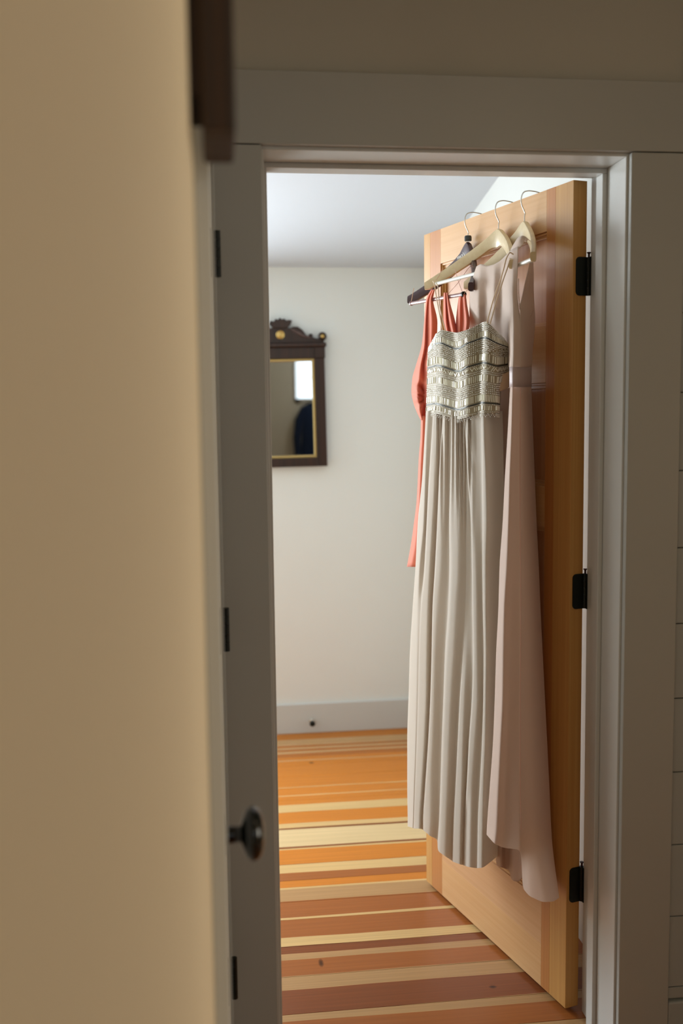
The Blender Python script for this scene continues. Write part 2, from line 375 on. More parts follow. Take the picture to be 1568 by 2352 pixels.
# ------------------------------------------------------------------ hinges
def round_plate(mb, pts_fn, a0, a1, z0, z1, t, r=.010, side='a1'):
    """flat leaf in plane (a, z); rounded at the far side a1"""
    n = 6; poly = [(a0, z0)]
    for k in range(n+1):
        an = -PI/2+k*PI/2/n; poly.append((a1-r+r*math.cos(an) if a1 > a0 else a1+r-r*math.cos(an), z0+r+r*math.sin(an)))
    for k in range(n+1):
        an = k*PI/2/n; poly.append((a1-r+r*math.cos(an) if a1 > a0 else a1+r-r*math.cos(an), z1-r+r*math.sin(an)))
    poly.append((a0, z1))
    mb.prism([(p, q) for p, q in poly], 0, t, pts_fn)
def main_hinge(z0, z1, parent):
    # leaf let into the door's hinge edge, reaching to the knuckle
    mb = MB()
    f1 = lambda p: tuple(DO-AV*(p[2]+.0002)+NV*p[0]+np.array([0, 0, p[1]]))
    round_plate(mb, f1, -.0005, .0300, z0, z1, .0022)
    h = (z1-z0)/5
    for k in (0, 2, 4): mb.box((0, 0, 0), (1, 1, 1), lambda p, k=k: tuple(DO-AV*(.0002+.0022*p[0])+NV*(-.0075+.0075*p[1])+np.array([0, 0, z0+h*(k+.02+.96*p[2])])))
    lf = mb.build('hinge', M_black, parent)
    kn = MB()
    for k in range(5): kn.tube([PIN+np.array([-.0005, 0, z0+h*k+.0005]), PIN+np.array([-.0005, 0, z0+h*(k+1)-.0005])], .0066, 14)
    kk = kn.build('knuckle', M_black, lf); smooth_by_angle(kk)
    jl = MB(); jl.box((DW-.0006-.0020, T-.006, z0), (DW-.0006, T+.006, z1)); jl.build('jamb_leaf', M_black, lf)
    pn = MB(); pn.tube([PIN+np.array([-.0005, 0, z1-.002]), PIN+np.array([-.0005, 0, z1+.002]), PIN+np.array([-.0005, 0, z1+.0105])], .0026, 10)
    zt = z1+.0105
    pn.tube([PIN+np.array([-.0005, 0, zt-.003]), PIN+np.array([-.0005, 0, zt-.0008]), PIN+np.array([-.0005, 0, zt]), PIN+np.array([-.0005, 0, zt+.0014])], [.0026, .0044, .0054, .0044], 12)
    smooth_by_angle(pn.build('hinge_pin', flat('pin_bronze', (.05, .018, .022), .4, .4), lf))

# ------------------------------------------------------------------ the open fir door
TD = .038; Z0D, Z1D = .012, 2.044
door = empty('door_1', tuple(DO)); struct(door); bpy.context.view_layer.update()
def dbox(name, u0, u1, w0, w1, z0, z1, m, bv=.0012):
    # mesh in the door's own axes (x along the door, y to its bedroom side, z up)
    me = MB().box((u0, -w1, z0), (u1, -w0, z1)); o = me.build(name, m, door); o.rotation_euler = (0, 0, math.atan2(AV[1], AV[0]))
    if bv: bevel(o, bv, 2)
    return o
# AV rotated -90deg about z must equal ... check handedness: local +y = rot(AV, 90deg) = -NV or NV
_yl = np.array([-AV[1], AV[0], 0.]); SGN = 1 if _yl@NV > 0 else -1
def dbox(name, u0, u1, w0, w1, z0, z1, m, bv=.0012):
    ya, yb = (w0, w1) if SGN > 0 else (-w1, -w0)
    o = MB().box((u0, ya, z0), (u1, yb, z1)).build(name, m, door); o.rotation_euler = (0, 0, math.atan2(AV[1], AV[0]))
    if bv: bevel(o, bv, 2)
    return o
dbox('stile', 0, .072, 0, TD, Z0D, Z1D, M_fir_v, .0008)
dbox('stile', .0721, .109, 0, TD, Z0D, Z1D, M_fir_o, .0004)
dbox('stile', .762-.040, .762, 0, TD, Z0D, Z1D, M_fir_v, .0008)
dbox('stile', .762-.106, .762-.0401, 0, TD, Z0D, Z1D, M_fir_o, .0004)
ua, ub = .1092, .6558
rails = [(.012, .2445), (1.222, 1.324), (1.580, 1.715), (1.945, 2.044)]
for (a, b_) in rails:
    if a < .1:
        dbox('rail', ua, ub, 0, TD, a, .128, M_fir_h, .0006); dbox('rail', ua, ub, 0, TD, .1282, b_, wood('fir_rail_b', (.60, .32, .14), (.70, .42, .22), 0, 110, .4, .7), .0006)
    else: dbox('rail', ua, ub, 0, TD, a, b_, M_fir_h, .0006)
for k in range(3):
    z0, z1 = rails[k][1], rails[k+1][0]
    dbox('panel', ua, ub, .014, .024, z0, z1, M_fir_p, 0)
    # ogee moulding strips around the recess
    for (wa, wb, dd) in ((.024, .034, .006), (.024, .029, .014)):
        dbox('panel_moulding', ua, ub, wa, wb, z0, z0+dd, M_fir_h, .001); dbox('panel_moulding', ua, ub, wa, wb, z1-dd, z1, M_fir_h, .001)
        dbox('panel_moulding', ua, ua+dd, wa, wb, z0+dd, z1-dd, M_fir_v, .001); dbox('panel_moulding', ub-dd, ub, wa, wb, z0+dd, z1-dd, M_fir_v, .001)
hr = empty('hinge_set'); bpy.data.objects.remove(hr)
def reparent_keep(o, parent):
    o.parent = parent; o.matrix_parent_inverse = parent.matrix_world.inverted()
bpy.context.view_layer.update()
hroot = []
for (a, b_) in ((1.780, 1.8695), (1.0317, 1.1173), (.2885, .378)):
    n0 = set(bpy.data.objects); main_hinge(a, b_, None)
    for o in set(bpy.data.objects)-n0:
        if o.parent is None: reparent_keep(o, door)

# ------------------------------------------------------------------ closed white door in the left wall
d2 = empty('door_2', (-.112, -.115, 0)); struct(d2)
def lb(name, y0, y1, z0, z1, x0, x1, m=M_trim, bv=.0015): return box(name, (x0+.112, y0+.115, z0), (x1+.112, y1+.115, z1), m, d2, bv)
lb('stile', -.225, -.115, .012, 2.044, -.147, -.112); lb('stile', -.877, -.767, .012, 2.044, -.147, -.112)
for (a, b_) in ((.012, .24), (.98, 1.10), (1.93, 2.044)): lb('rail', -.767, -.225, a, b_, -.147, -.112)
for (a, b_) in ((.24, .98), (1.10, 1.93)): lb('panel', -.767, -.225, a, b_, -.137, -.124, bv=0)
for zc in (1.822, 1.0795, .340):
    mb = MB(); h = .0895
    for k in range(5): mb.tube([(-.0985+.112, -.108+.115, zc-h/2+h/5*k+.0004), (-.0985+.112, -.108+.115, zc-h/2+h/5*(k+1)-.0004)], .0066, 14)
    mb.box((-.112+.112, -.135+.115, zc-h/2), (-.1085+.112, -.106+.115, zc+h/2))
    smooth_by_angle(mb.build('hinge', M_black, d2))
kb = MB(); toX = lambda p: (p[2], -.80+.115+p[0], .9462+p[1])
kb.lathe([(.0305, 0), (.0305, .003), (.026, .0065)], 28, toX); smooth_by_angle(kb.build('rose', M_black, d2))
kb = MB(); kb.lathe([(.0125, .005), (.0115, .012), (.0105, .020), (.012, .024), (.024, .0275), (.0335, .033), (.0362, .040), (.034, .0475), (.026, .053), (.012, .0555), (.003, .056)], 32, toX)
smooth_by_angle(kb.build('door_knob', M_knob, d2), .9)
cas2 = empty('trim_door_left', (XL, -.5, 0)); struct(cas2)
def cb2(name, y0, y1, z0, z1, x1=-.1062): return box(name, (0, y0+.5, z0), (x1-XL, y1+.5, z1), M_trim, cas2, .002)
cb2('side_casing', -.982, -.884, 0, 2.0535); cb2('side_casing', -.108, -.022, 0, 2.0535, -.1075); cb2('head_casing', -.992, -.022, 2.055, 2.199, -.1045)
box('jamb', (-.12, -.885+.5, 0), (-.001, -.879+.5, HJ), M_trim, cas2, 0); box('jamb', (-.12, -.113+.5, 0), (-.001, -.107+.5, HJ), M_trim, cas2, 0); box('head_jamb', (-.12, -.885+.5, HJ), (-.001, -.107+.5, HJ+.006), M_trim, cas2, 0)

# ------------------------------------------------------------------ dark wooden frame on the left wall, seen edge on
fr = empty('picture_frame', (-.1135, -1.06, 1.96)); tag(fr, 'dark brown wooden picture frame seen edge-on, hanging high on the tan left wall', 'picture frame')
z0, z1, ya, yb = -.182, .40, -.070, .062
fo = MB()
for (a, b_) in (((0, ya, z0), (.032, ya+.022, z1)), ((0, yb-.022, z0), (.032, yb, z1)), ((0, ya+.022, z0), (.032, yb-.022, z0+.022)), ((0, ya+.022, z1-.022), (.032, yb-.022, z1))): fo.box(a, b_)
bevel(fo.build('frame', M_frame, fr), .004, 3)
box('backing_board', (-.0115, ya+.012, z0+.035), (0.004, yb-.012, z1-.02), M_frame, fr, .001)
box('picture', (.008, ya+.022, z0+.022), (.011, yb-.022, z1-.022), flat('faded_print', (.35, .30, .22), .6, var=.3), fr, 0)

# ------------------------------------------------------------------ antique wall mirror
MC = (.1905, YB-.0058, 1.545)
mir = empty('wall_mirror', MC); tag(mir, 'antique dark walnut mirror with carved crest and gilt liner on bedroom wall', 'mirror')
mir.rotation_euler = (0, -math.radians(.8), -math.radians(1.5))
mm = lambda p: (p[0], -p[2], p[1])          # (x, z, depth) -> local
def mpr(name, poly, d0, d1, m, bv=.002, parent=mir):
    o = MB().prism(poly, d0, d1, mm).build(name, m, parent)
    if bv: bevel(o, bv, 2)
    return o
hw, zb, zt = .1985, -.277, .268
rect = lambda x0, x1, a, b_: [(x0, a), (x1, a), (x1, b_), (x0, b_)]
fw = .046
mpr('stile', rect(-hw, -hw+fw, zb, zt-.0505), 0, .026, M_walnut); mpr('stile', rect(hw-fw, hw, zb, zt-.0505), 0, .026, M_walnut)
mpr('stile_block', rect(-hw-.003, -hw+fw, zt-.050, zt), 0, .030, M_walnut); mpr('stile_block', rect(hw-fw, hw+.003, zt-.050, zt), 0, .030, M_walnut)
mpr('bottom_rail', rect(-hw+fw, hw-fw, zb, zb+.040), 0, .026, M_walnut); mpr('top_rail', rect(-hw+fw, hw-fw, zt-.050, zt), 0, .026, M_walnut)
mpr('cornice', rect(-hw-.010, hw+.010, zt, zt+.020), 0, .040, M_walnut, .006)
li = MB(); a0, a1, b0, b1, g = -hw+fw, hw-fw, zb+.040, zt-.050, .013
for poly in (rect(a0, a0+g, b0, b1), rect(a1-g, a1, b0, b1), rect(a0+g, a1-g, b0, b0+g), rect(a0+g, a1-g, b1-g, b1)): li.prism(poly, .004, .018, mm)
bevel(li.build('gilt_liner', M_gilt, mir), .003, 3)
mpr('glass', rect(a0+g, a1-g, b0+g, b1-g), .003, .008, M_mirror, 0)
# crest: swan-neck scrolls either side of a carved leaf
def crest_side(s):
    p = [(0, zt+.020), (s*.198, zt+.020), (s*.200, zt+.036), (s*.160, zt+.040), (s*.140, zt+.047), (s*.128, zt+.044), (s*.118, zt+.056), (s*.100, zt+.080), (s*.080, zt+.094), (s*.060, zt+.094), (s*.046, zt+.088), (0, zt+.095)]
    return p if s > 0 else p[::-1]
mpr('crest', crest_side(1), .004, .022, M_walnut, .003); mpr('crest', crest_side(-1), .004, .022, M_walnut, .003)
for s in (1, -1):
    t = MB(); pts = [mm((s*x, zt+z, .022)) for x, z in ((.045, .084), (.060, .078), (.080, .066), (.100, .054), (.120, .047), (.138, .044))]
    t.tube(pts, [.003, .006, .008, .008, .006, .003], 8); smooth_by_angle(t.build('scroll', wood('scroll_walnut', (.05, .03, .026), (.13, .08, .07), 2, 90, .25), mir))
    k = MB(); k.lathe([(.0195, 0), (.0205, .006), (.0185, .020), (.012, .026), (.009, .023)], 20, lambda p, s=s: mm((s*.192+p[0], zt+.048+p[1], p[2]+.004))); smooth_by_angle(k.build('finial', M_walnut, mir))
    k = MB(); k.lathe([(.0075, 0), (.0085, .004), (.004, .008)], 16, lambda p, s=s: mm((s*.192+p[0], zt+.048+p[1], p[2]+.026))); smooth_by_angle(k.build('rosette', M_brass, mir))
    k = MB(); k.lathe([(.008, 0), (.010, .006), (.006, .014)], 12, lambda p, s=s: mm((s*.139+p[0], zt+.052+p[1], p[2]+.008))); smooth_by_angle(k.build('bud', M_walnut, mir))
leaf = [(-.050, .108), (-.042, .122), (-.028, .118), (-.020, .130), (-.008, .126), (0, .136), (.008, .127), (.020, .131), (.028, .122), (.040, .124), (.056, .122), (.046, .100), (.030, .088), (-.030, .088)]
mpr('carved_leaf', [(x, zt+z) for x, z in leaf[::-1]], .006, .030, M_walnut, .003)
k = MB(); k.lathe([(.0185, 0), (.0195, .004), (.0165, .006), (.014, .004), (.008, .007), (.003, .008)], 24, lambda p: mm((p[0], zt+.058+p[1], p[2]+.021))); smooth_by_angle(k.build('medallion', M_brass, mir))

# door stop on the back baseboard
ds = empty('door_stop', (.302, YB-.015, .060)); tag(ds, 'small black round door stop on the white baseboard of the far wall', 'door stop')
k = MB(); k.lathe([(.0115, 0), (.0115, .004), (.0055, .006), (.0055, .040)], 16, lambda p: (p[0], -p[2], p[1])); smooth_by_angle(k.build('stem', M_steel, ds))
k = MB(); k.lathe([(.009, .036), (.0125, .040), (.0135, .050), (.009, .056)], 18, lambda p: (p[0], -p[2], p[1])); smooth_by_angle(k.build('rubber_tip', M_black, ds))

# stand-in for an unidentified dark blue shape in the mirror, built as a garment
ct = empty('blue_stand_in', (.60, -3.98, 1.64)); tag(ct, 'stand-in for an unidentified dark blue shape below the hall window, seen reflected in the mirror', 'blue_stand_in')
rows = [(0, .03, .03), (-.04, .11, .05), (-.12, .15, .07), (-.35, .13, .08), (-.6, .15, .09), (-.85, .19, .10)]
v = []; f = []; n = 28
for (z, hx, hy) in rows:
    for k in range(n):
        an = 2*PI*k/n; rr = 1+.06*math.sin(7*an)*(-z)
        v.append((hx*math.cos(an)*rr, .02+hy*.5+hy*.5*math.sin(an)*rr, z))
for i in range(len(rows)-1):
    for k in range(n): f.append((i*n+k, i*n+(k+1) % n, (i+1)*n+(k+1) % n, (i+1)*n+k))
f.append(tuple(range(n)))
mesh_obj('body', v, f, cloth('navy_wool', (.012, .03, .09), transl=0), ct, True)
for s in (-1, 1):
    t = MB(); t.tube([(s*.09, .05, -.06), (s*.16, .06, -.2), (s*.185, .07, -.4), (s*.18, .08, -.58)], [.045, .05, .045, .038], 12); smooth_by_angle(t.build('sleeve', cloth('navy_wool_sleeve', (.012, .03, .09), transl=0), ct), 1.2)

# ------------------------------------------------------------------ hangers
def frame_of(u0, w0, z, phi, tilt=0.):
    A = math.cos(phi)*AV+math.sin(phi)*NV; F = -math.sin(phi)*AV+math.cos(phi)*NV; Z = np.array([0, 0, 1.])
    A2 = math.cos(tilt)*A-math.sin(tilt)*Z; Z2 = math.sin(tilt)*A+math.cos(tilt)*Z
    N = duwz(u0, w0, z)
    return N, A2, F, Z2
def hanger(name, label, u0, w0, z, phi, c, h, m, s=.215, tilt=0., wide=.046, endw=.024, th=.0065, bend=1.7, grp=None, neckw=.030, pw=.92):
    N, A, F, Z = frame_of(u0, w0, z, phi, tilt)
    root = empty(name, tuple(N)); tag(root, label, 'hanger', grp)
    loc = lambda x, y, zz: tuple(A*x+F*y+Z*zz)
    ns = 41; v = []; f = []; nk = 12
    for i in range(ns):
        x = -s+2*s*i/(ns-1); q = abs(x)/s
        top = -h*(q**pw)*.97+.0; 
        if q < .14: top = -h*(.14**pw)*.97-(q/.14)**2*0+ (1-(q/.14)**1.5)*h*(.14**pw)*.97
        wd = wide*(1-q)**1.0+endw*q+(.012*(1-q/.14) if q < .14 else 0)
        if q > .97: wd *= .8
        zc = top-wd/2; y = c*q**bend; hh = wd/2; t = th*(1-.15*q)
        tang = c*bend*(q**(bend-1))/s*(1 if x > 0 else -1); nn = math.hypot(1, tang); nx, ny = -tang/nn, 1/nn
        for k in range(nk):
            an = 2*PI*k/nk; ca, sa = math.cos(an), math.sin(an)
            e = .55
            px_ = t*math.copysign(abs(ca)**e, ca); pz = hh*math.copysign(abs(sa)**e, sa)
            v.append(loc(x+nx*px_, y+ny*px_, zc+pz))
    for i in range(ns-1):
        for k in range(nk): f.append((i*nk+k, i*nk+(k+1) % nk, (i+1)*nk+(k+1) % nk, (i+1)*nk+k))
    f.append(tuple(range(nk))); f.append(tuple((ns-1)*nk+k for k in range(nk-1, -1, -1)))
    body = mesh_obj('hanger_arms', v, f, m, root); 
    bm = bmesh.new(); bm.from_mesh(body.data); bmesh.ops.recalc_face_normals(bm, faces=bm.faces); bm.to_mesh(body.data); bm.free()
    smooth_by_angle(body, .5)
    return root, N, A, F, Z, loc
def hook(root, N, u0, mat, w_neck, z_neck, ztop=2.0455):
    # steel hook looping over the door's top edge, in a plane square to the door
    R = .0015
    ctrl = [(w_neck, z_neck-.012), (w_neck, z_neck+.004), (w_neck-.001, z_neck+.012), (w_neck+.008, z_neck+.030), (w_neck+.010, z_neck+.045), (w_neck+.004, z_neck+.060), (w_neck-.010, ztop+R+.0085), (w_neck-.028, ztop+R+.0085), (w_neck-.046, ztop+R+.0055), (.003, ztop+R+.0003), (-.004, ztop-.004), (-.006, ztop-.012)]
    pts = []
    P = [np.array(c) for c in ctrl]
    for i in range(len(P)-1):
        p0, p1, p2, p3 = P[max(i-1, 0)], P[i], P[i+1], P[min(i+2, len(P)-1)]
        for t in np.linspace(0, 1, 6, endpoint=False):
            q = .5*((2*p1)+(-p0+p2)*t+(2*p0-5*p1+4*p2-p3)*t*t+(-p0+3*p1-3*p2+p3)*t**3); pts.append(q)
    pts.append(P[-1])
    mb = MB(); mb.tube([tuple(duwz(u0, q[0], q[1])-N) for q in pts], R, 8)
    return smooth_by_angle(mb.build('hook', mat, root), 1.2)
ph = math.radians
# dark brown suit-style hanger with hanging bar
rA, NA, AA, FA, ZA, lA = hanger('clothes_hanger', 'dark brown plastic hanger with lettering and a lower bar, holding the coral dress', .464, .055, 1.976, ph(-5.3), .089, .135, M_hangb, .220, ph(-2.0), .040, .028, .0085, 1.6, pw=.85)
hook(rA, NA, .464, M_steel, .055, 1.990)
k = MB(); k.lathe([(.008, 0), (.010, .002), (.010, .012), (.0085, .015), (.005, .015)], 16, lambda p: (p[0], p[1], p[2]+.001)); smooth_by_angle(k.build('size_cap', flat('dark_cap', (.035, .04, .035), .3), rA))
# pale wood hangers
rB, NB, AB, FB, ZB, lB = hanger('clothes_hanger', 'pale wooden hanger with white bar, middle one, carrying the beaded dress', .304, .055, 1.984, ph(1.1), .100, .118, M_hangw, .215, 0, .038, .027, .0080, 1.45, 'pale wooden hangers on the door', pw=1.08)
hook(rB, NB, .304, M_steel, .055, 1.990)
rC, NC, AC, FC, ZC_, lC = hanger('clothes_hanger', 'pale wooden hanger nearest the door hinges, carrying the blush dress', .181, .055, 1.982, ph(-8.6), .076, .120, M_hangw, .215, ph(1.5), .042, .027, .0080, 1.45, 'pale wooden hangers on the door', pw=1.0)
hook(rC, NC, .181, M_steel, .055, 1.990)
def bar(root, loc, s, c, zdrop, bend, mat, r=.0048, fr_=.86):
    q = fr_; y = c*q**bend; mb = MB(); mb.tube([loc(-s*fr_, y, -zdrop), loc(s*fr_, y, -zdrop)], r, 12); smooth_by_angle(mb.build('bar', mat, root), 1.0)
bar(rB, lB, .215, .100, .122, 1.45, M_bar, .0050, .88); bar(rC, lC, .215, .076, .128, 1.45, M_bar, .0050, .88)
# brown hanger's cords and clear bar
e0, e1 = at_w(945, 697, .140)-NA, at_w(1063, 676, .140)-NA
mb = MB(); mb.tube([e0, e1], .0052, 12); smooth_by_angle(mb.build('bar', M_barb, rA), 1.0)
mb = MB(); dd = (e1-e0)/np.linalg.norm(e1-e0); mb.tube([e1-dd*.001, e1+dd*.006], .0072, 14); smooth_by_angle(mb.build('bar_cap', M_black, rA)); mb = MB(); mb.tube([e0+dd*.001, e0-dd*.003], .0066, 14); smooth_by_angle(mb.build('bar_cap', M_barb, rA))
for (p0, p1) in (((950, 662), (944, 694)), ((1083, 654), (1066, 674))):
    mb = MB(); mb.tube([at_w(*p0, .142)-NA, at_w(*p1, .140)-NA], .0009, 6); mb.build('bar_cord', M_cord, rA)
# lettering on the brown hanger (as printed on it)
def text_on(root, body, size, P, X, Y, m, name='lettering'):
    cu = bpy.data.curves.new(name, 'FONT'); cu.body = body; cu.size = size; cu.align_x = 'CENTER'; cu.align_y = 'CENTER'; cu.extrude = .0002
    o = bpy.data.objects.new(name, cu); COL.objects.link(o); dg = bpy.context.evaluated_depsgraph_get()
    me = bpy.data.meshes.new_from_object(o.evaluated_get(dg)); bpy.data.objects.remove(o); me.materials.clear(); me.materials.append(m)
    o = bpy.data.objects.new(name, me); link(o, root)
    X = X/np.linalg.norm(X); Y = Y-X*(X@Y); Y = Y/np.linalg.norm(Y); Zv = np.cross(X, Y)
    o.matrix_local = Matrix([[X[i], Y[i], Zv[i], P[i]] for i in range(3)]+[[0, 0, 0, 1]])
    return o
tx = .020; qx = tx/.22; slope = .089*1.6*qx**.6/.22
Pt = AA*tx*1.0+FA*(.089*qx**1.6+.0098)+ZA*(-.036)
text_on(rA, "macy's", .0150, Pt, -(AA+FA*slope)+ZA*.22, ZA, M_letter)

# ------------------------------------------------------------------ cloth surfaces
def catmull(xs, ks, vals):
    """values at knots ks -> values at xs (arrays allowed), monotone cubic in each column"""
    ks = np.asarray(ks, float); vals = np.asarray(vals, float); out = []
    m = np.zeros_like(vals); d = np.diff(vals, axis=0)/np.diff(ks)[:, None]
    m[1:-1] = np.where(d[:-1]*d[1:] > 0, 2*d[:-1]*d[1:]/(d[:-1]+d[1:]+1e-12), 0); m[0] = d[0]; m[-1] = d[-1]
    for x in xs:
        i = min(max(np.searchsorted(ks, x)-1, 0), len(ks)-2); h = ks[i+1]-ks[i]; t = (x-ks[i])/h
        out.append((2*t**3-3*t*t+1)*vals[i]+(t**3-2*t*t+t)*h*m[i]+(-2*t**3+3*t*t)*vals[i+1]+(t**3-t*t)*h*m[i+1])
    return np.array(out)
def dense(rows_y, PX, WW, PY=None, nr=40, sub=5, smooth=2):
    """rows of control columns (image column PX, offset WW from the door) -> dense grids"""
    k = np.arange(len(rows_y), dtype=float); xs = np.linspace(0, len(rows_y)-1, nr)
    if PY is None: PY = [[y]*len(PX[0]) for y in rows_y]
    px, ww, py = catmull(xs, k, PX), catmull(xs, k, WW), catmull(xs, k, PY)
    nc = len(PX[0]); cs = np.linspace(0, nc-1, (nc-1)*sub+1)
    def up(a): return np.array([np.interp(cs, np.arange(nc), r) for r in a])
    px, ww, py = up(px), up(ww), up(py)
    for _ in range(smooth):
        for a in (px, ww, py): a[:, 1:-1] = a[:, 1:-1]*.5+(a[:, :-2]+a[:, 2:])*.25
    return px, py, ww
def grid_pts(px, py, ww):
    return np.array([[at_w(px[i, j], py[i, j], ww[i, j]) for j in range(px.shape[1])] for i in range(px.shape[0])])
def cloth_mesh(name, G, m, parent, origin, closed=False, thick=0.):
    nr, nc = G.shape[:2]; v = (G.reshape(-1, 3)-origin); f = []
    for i in range(nr-1):
        for j in range(nc-(0 if closed else 1)): f.append((i*nc+j, i*nc+(j+1) % nc, (i+1)*nc+(j+1) % nc, (i+1)*nc+j))
    o = mesh_obj(name, v, f, m, parent, True)
    if thick:
        s = o.modifiers.new('thickness', 'SOLIDIFY'); s.thickness = thick; s.offset = 0
    return o
def with_back(G, path, n=10):
    """close a front grid behind along a path in the door's (u, w) plane between its right and left edges"""
    nr = G.shape[0]; B = np.zeros((nr, n, 3))
    for i in range(nr):
        r, l = to_uwz(G[i, -1]), to_uwz(G[i, 0]); P = [(r[0], r[1])]+[p(l, r) for p in path]+[(l[0], l[1])]
        P = np.array(P); L = np.r_[0, np.cumsum(np.linalg.norm(np.diff(P, axis=0), axis=1))]; t = np.linspace(0, L[-1], n+2)[1:-1]
        uu, wv = np.interp(t, L, P[:, 0]), np.interp(t, L, P[:, 1]); zz_ = np.interp(t, [0, L[-1]], [r[2], l[2]])
        for k_ in range(n): B[i, k_] = duwz(uu[k_], wv[k_], zz_[k_])
    return np.concatenate([G, B], axis=1)

# ---- beaded long dress on the middle hanger
dB = empty('evening_dress', tuple(duwz(.30, .15, 1.5))); tag(dB, 'long beige chiffon dress with silver beaded bodice on the middle hanger', 'dress', 'dresses hanging on the open door')
oB = np.array(dB.location)
# columns: per fold (left edge, end of lit face, right edge)
R_ = [944, 1000, 1100, 1200, 1300, 1400, 1500, 1600, 1700, 1800, 1878, 1930]
L_ =  [978, 975, 969, 959, 954, 947, 941, 938, 935, 935, 936, 936]
B1 =  [982, 979, 976, 973, 963, 958, 957, 955, 953, 950, 948, 946]
R1 =  [995, 991, 984, 979, 974, 966, 962, 960, 957, 953, 950, 950]
B2 =  [1002, 1001, 999, 994, 988, 984, 982, 981, 977, 971, 966, 965]
R2 =  [1016, 1013, 1007, 1003, 998, 992, 990, 987, 982, 975, 970, 970]
B3 =  [1022, 1021, 1018, 1016, 1012, 1004, 999, 997, 994, 990, 990, 988]
R3 =  [1036, 1036, 1034, 1031, 1032, 1029, 1022, 1018, 1014, 1011, 1008, 1004]
B4 =  [1044, 1046, 1050, 1054, 1053, 1047, 1042, 1036, 1032, 1029, 1026, 1024]
R4 =  [1056, 1060, 1066, 1069, 1070, 1068, 1062, 1055, 1050, 1045, 1041, 1038]
B4b = [1060, 1063, 1069, 1072, 1074, 1073, 1070, 1067, 1064, 1062, 1060, 1058]
R4b = [1066, 1068, 1074, 1081, 1083, 1084, 1086, 1083, 1076, 1071, 1066, 1062]
B5 =  [1072, 1074, 1082, 1088, 1093, 1095, 1096, 1097, 1091, 1084, 1080, 1078]
R5 =  [1104, 1106, 1107, 1108, 1107, 1108, 1110, 1109, 1106, 1101, 1097, 1095]
B6 =  [1113, 1114, 1119, 1121, 1118, 1118, 1119, 1118, 1117, 1113, 1112, 1110]
RE =  [1150, 1152, 1154, 1155, 1156, 1156, 1156, 1156, 1156, 1154, 1152, 1148]
HEM = {0:1898,1:1901,2:1903,3:1903,4:1903.5,5:1905,6:1906,7:1921,8:1927,9:1955,10:1968,11:1977,12:1979,13:1986,14:1986,15:1987,16:1992,17:1994,18:1994,19:1993,20:1962}
PX, WW = [], []
nR = len(R_)
for i in range(nR):
    t = i/(nR-1); base = .186+.016*t; am = .010+.014*t
    fade5 = 1.0 if i < 10 else .4; a4b = max(0, min(1, (i-5)/2)) 
    row = [(L_[i], -.2), (B1[i], .5), (R1[i], -.4 if i < 5 else .38),
           (R1[i]+1, .5), (B2[i], .45), (R2[i], -.75),
           (R2[i]+1, .35), (B3[i], .25), (R3[i], -.75),
           (R3[i]+1, .7), (B4[i], .55), (R4[i], -.45),
           (R4[i]+1, -.45+.65*a4b), (B4b[i], -.5+.65*a4b), (R4b[i], -.65),
           (R4b[i]+1, -.65+.8*fade5), (B5[i], .05), (R5[i], -.65),
           (R5[i]+1, -.1 if i > 3 else .4), (B6[i], -.1 if i > 3 else .35), (RE[i], -9)]
    PX.append([a for a, _ in row]); WW.append([.105 if b == -9 else base+am*b for _, b in row])
PYB = [[y]*21 for y in R_]; PYB[-1] = [HEM[j] for j in range(21)]
px, py, ww = dense(R_, PX, WW, PYB, 60, 6, 3)
ffrac = (px-1000)/90.
am = .0036*np.clip((1250-py)/290, 0, 1)*np.clip((px-998)/8, 0, 1)*np.clip((1092-px)/8, 0, 1)
ww = ww+am*np.sin(ffrac*2*PI*8.5+1.5*np.sin(ffrac*9))
G = grid_pts(px, py, ww)
GS = with_back(G, [lambda l, r: (r[0]-.01, .098), lambda l, r: (l[0]-.05, .100)], 12)
cloth_mesh('skirt', GS, M_beige, dB, oB, True)
# bodice
Rb = [0, 1, 2, 3, 4]
Pb = [[985, 1000, 1002, 1013, 1040, 1051, 1075, 1107, 1111, 1120, 1137, 1158],
      [983, 998, 1000, 1013, 1044, 1056, 1074, 1108, 1112, 1120, 1142, 1172],
      [981, 999, 1002, 1015, 1048, 1058, 1074, 1105, 1108, 1118, 1142, 1172],
      [980, 998, 1001, 1015, 1048, 1058, 1075, 1103, 1106, 1115, 1141, 1147],
      [978, 994, 997, 1012, 1045, 1055, 1075, 1102, 1105, 1112, 1140, 1146]]
Yb_ = [[797, 770, 766, 757, 763, 764, 757, 741, 739, 739, 757, 779],
      [812, 800, 798, 798, 813, 812, 799, 788, 788, 789, 800, 806],
      [853, 849, 848, 850, 861, 860, 851, 843, 842, 843, 850, 842],
      [903, 900, 899, 902, 912, 912, 904, 896, 895, 896, 900, 901],
      [952, 949, 949, 952, 963, 963, 957, 950, 949, 949, 949, 950]]
wb = [[.176, .188, .199, .202, .184, .198, .200, .172, .196, .196, .180, .150],
      [.176, .188, .199, .203, .184, .199, .202, .172, .196, .196, .178, .130],
      [.178, .188, .197, .200, .186, .198, .200, .174, .195, .195, .178, .120],
      [.180, .188, .196, .199, .187, .197, .199, .176, .194, .194, .176, .160],
      [.181, .187, .195, .198, .188, .196, .198, .177, .193, .193, .174, .158]]
px, py, ww = dense(Rb, Pb, wb, Yb_, 32, 6, 2)
GB = grid_pts(px, py, ww)
GBC = with_back(GB, [lambda l, r: (r[0]+.04, .130), lambda l, r: (l[0]-.03, .135)], 10)
cloth_mesh('bodice', GBC, M_bronze, dB, oB, True)
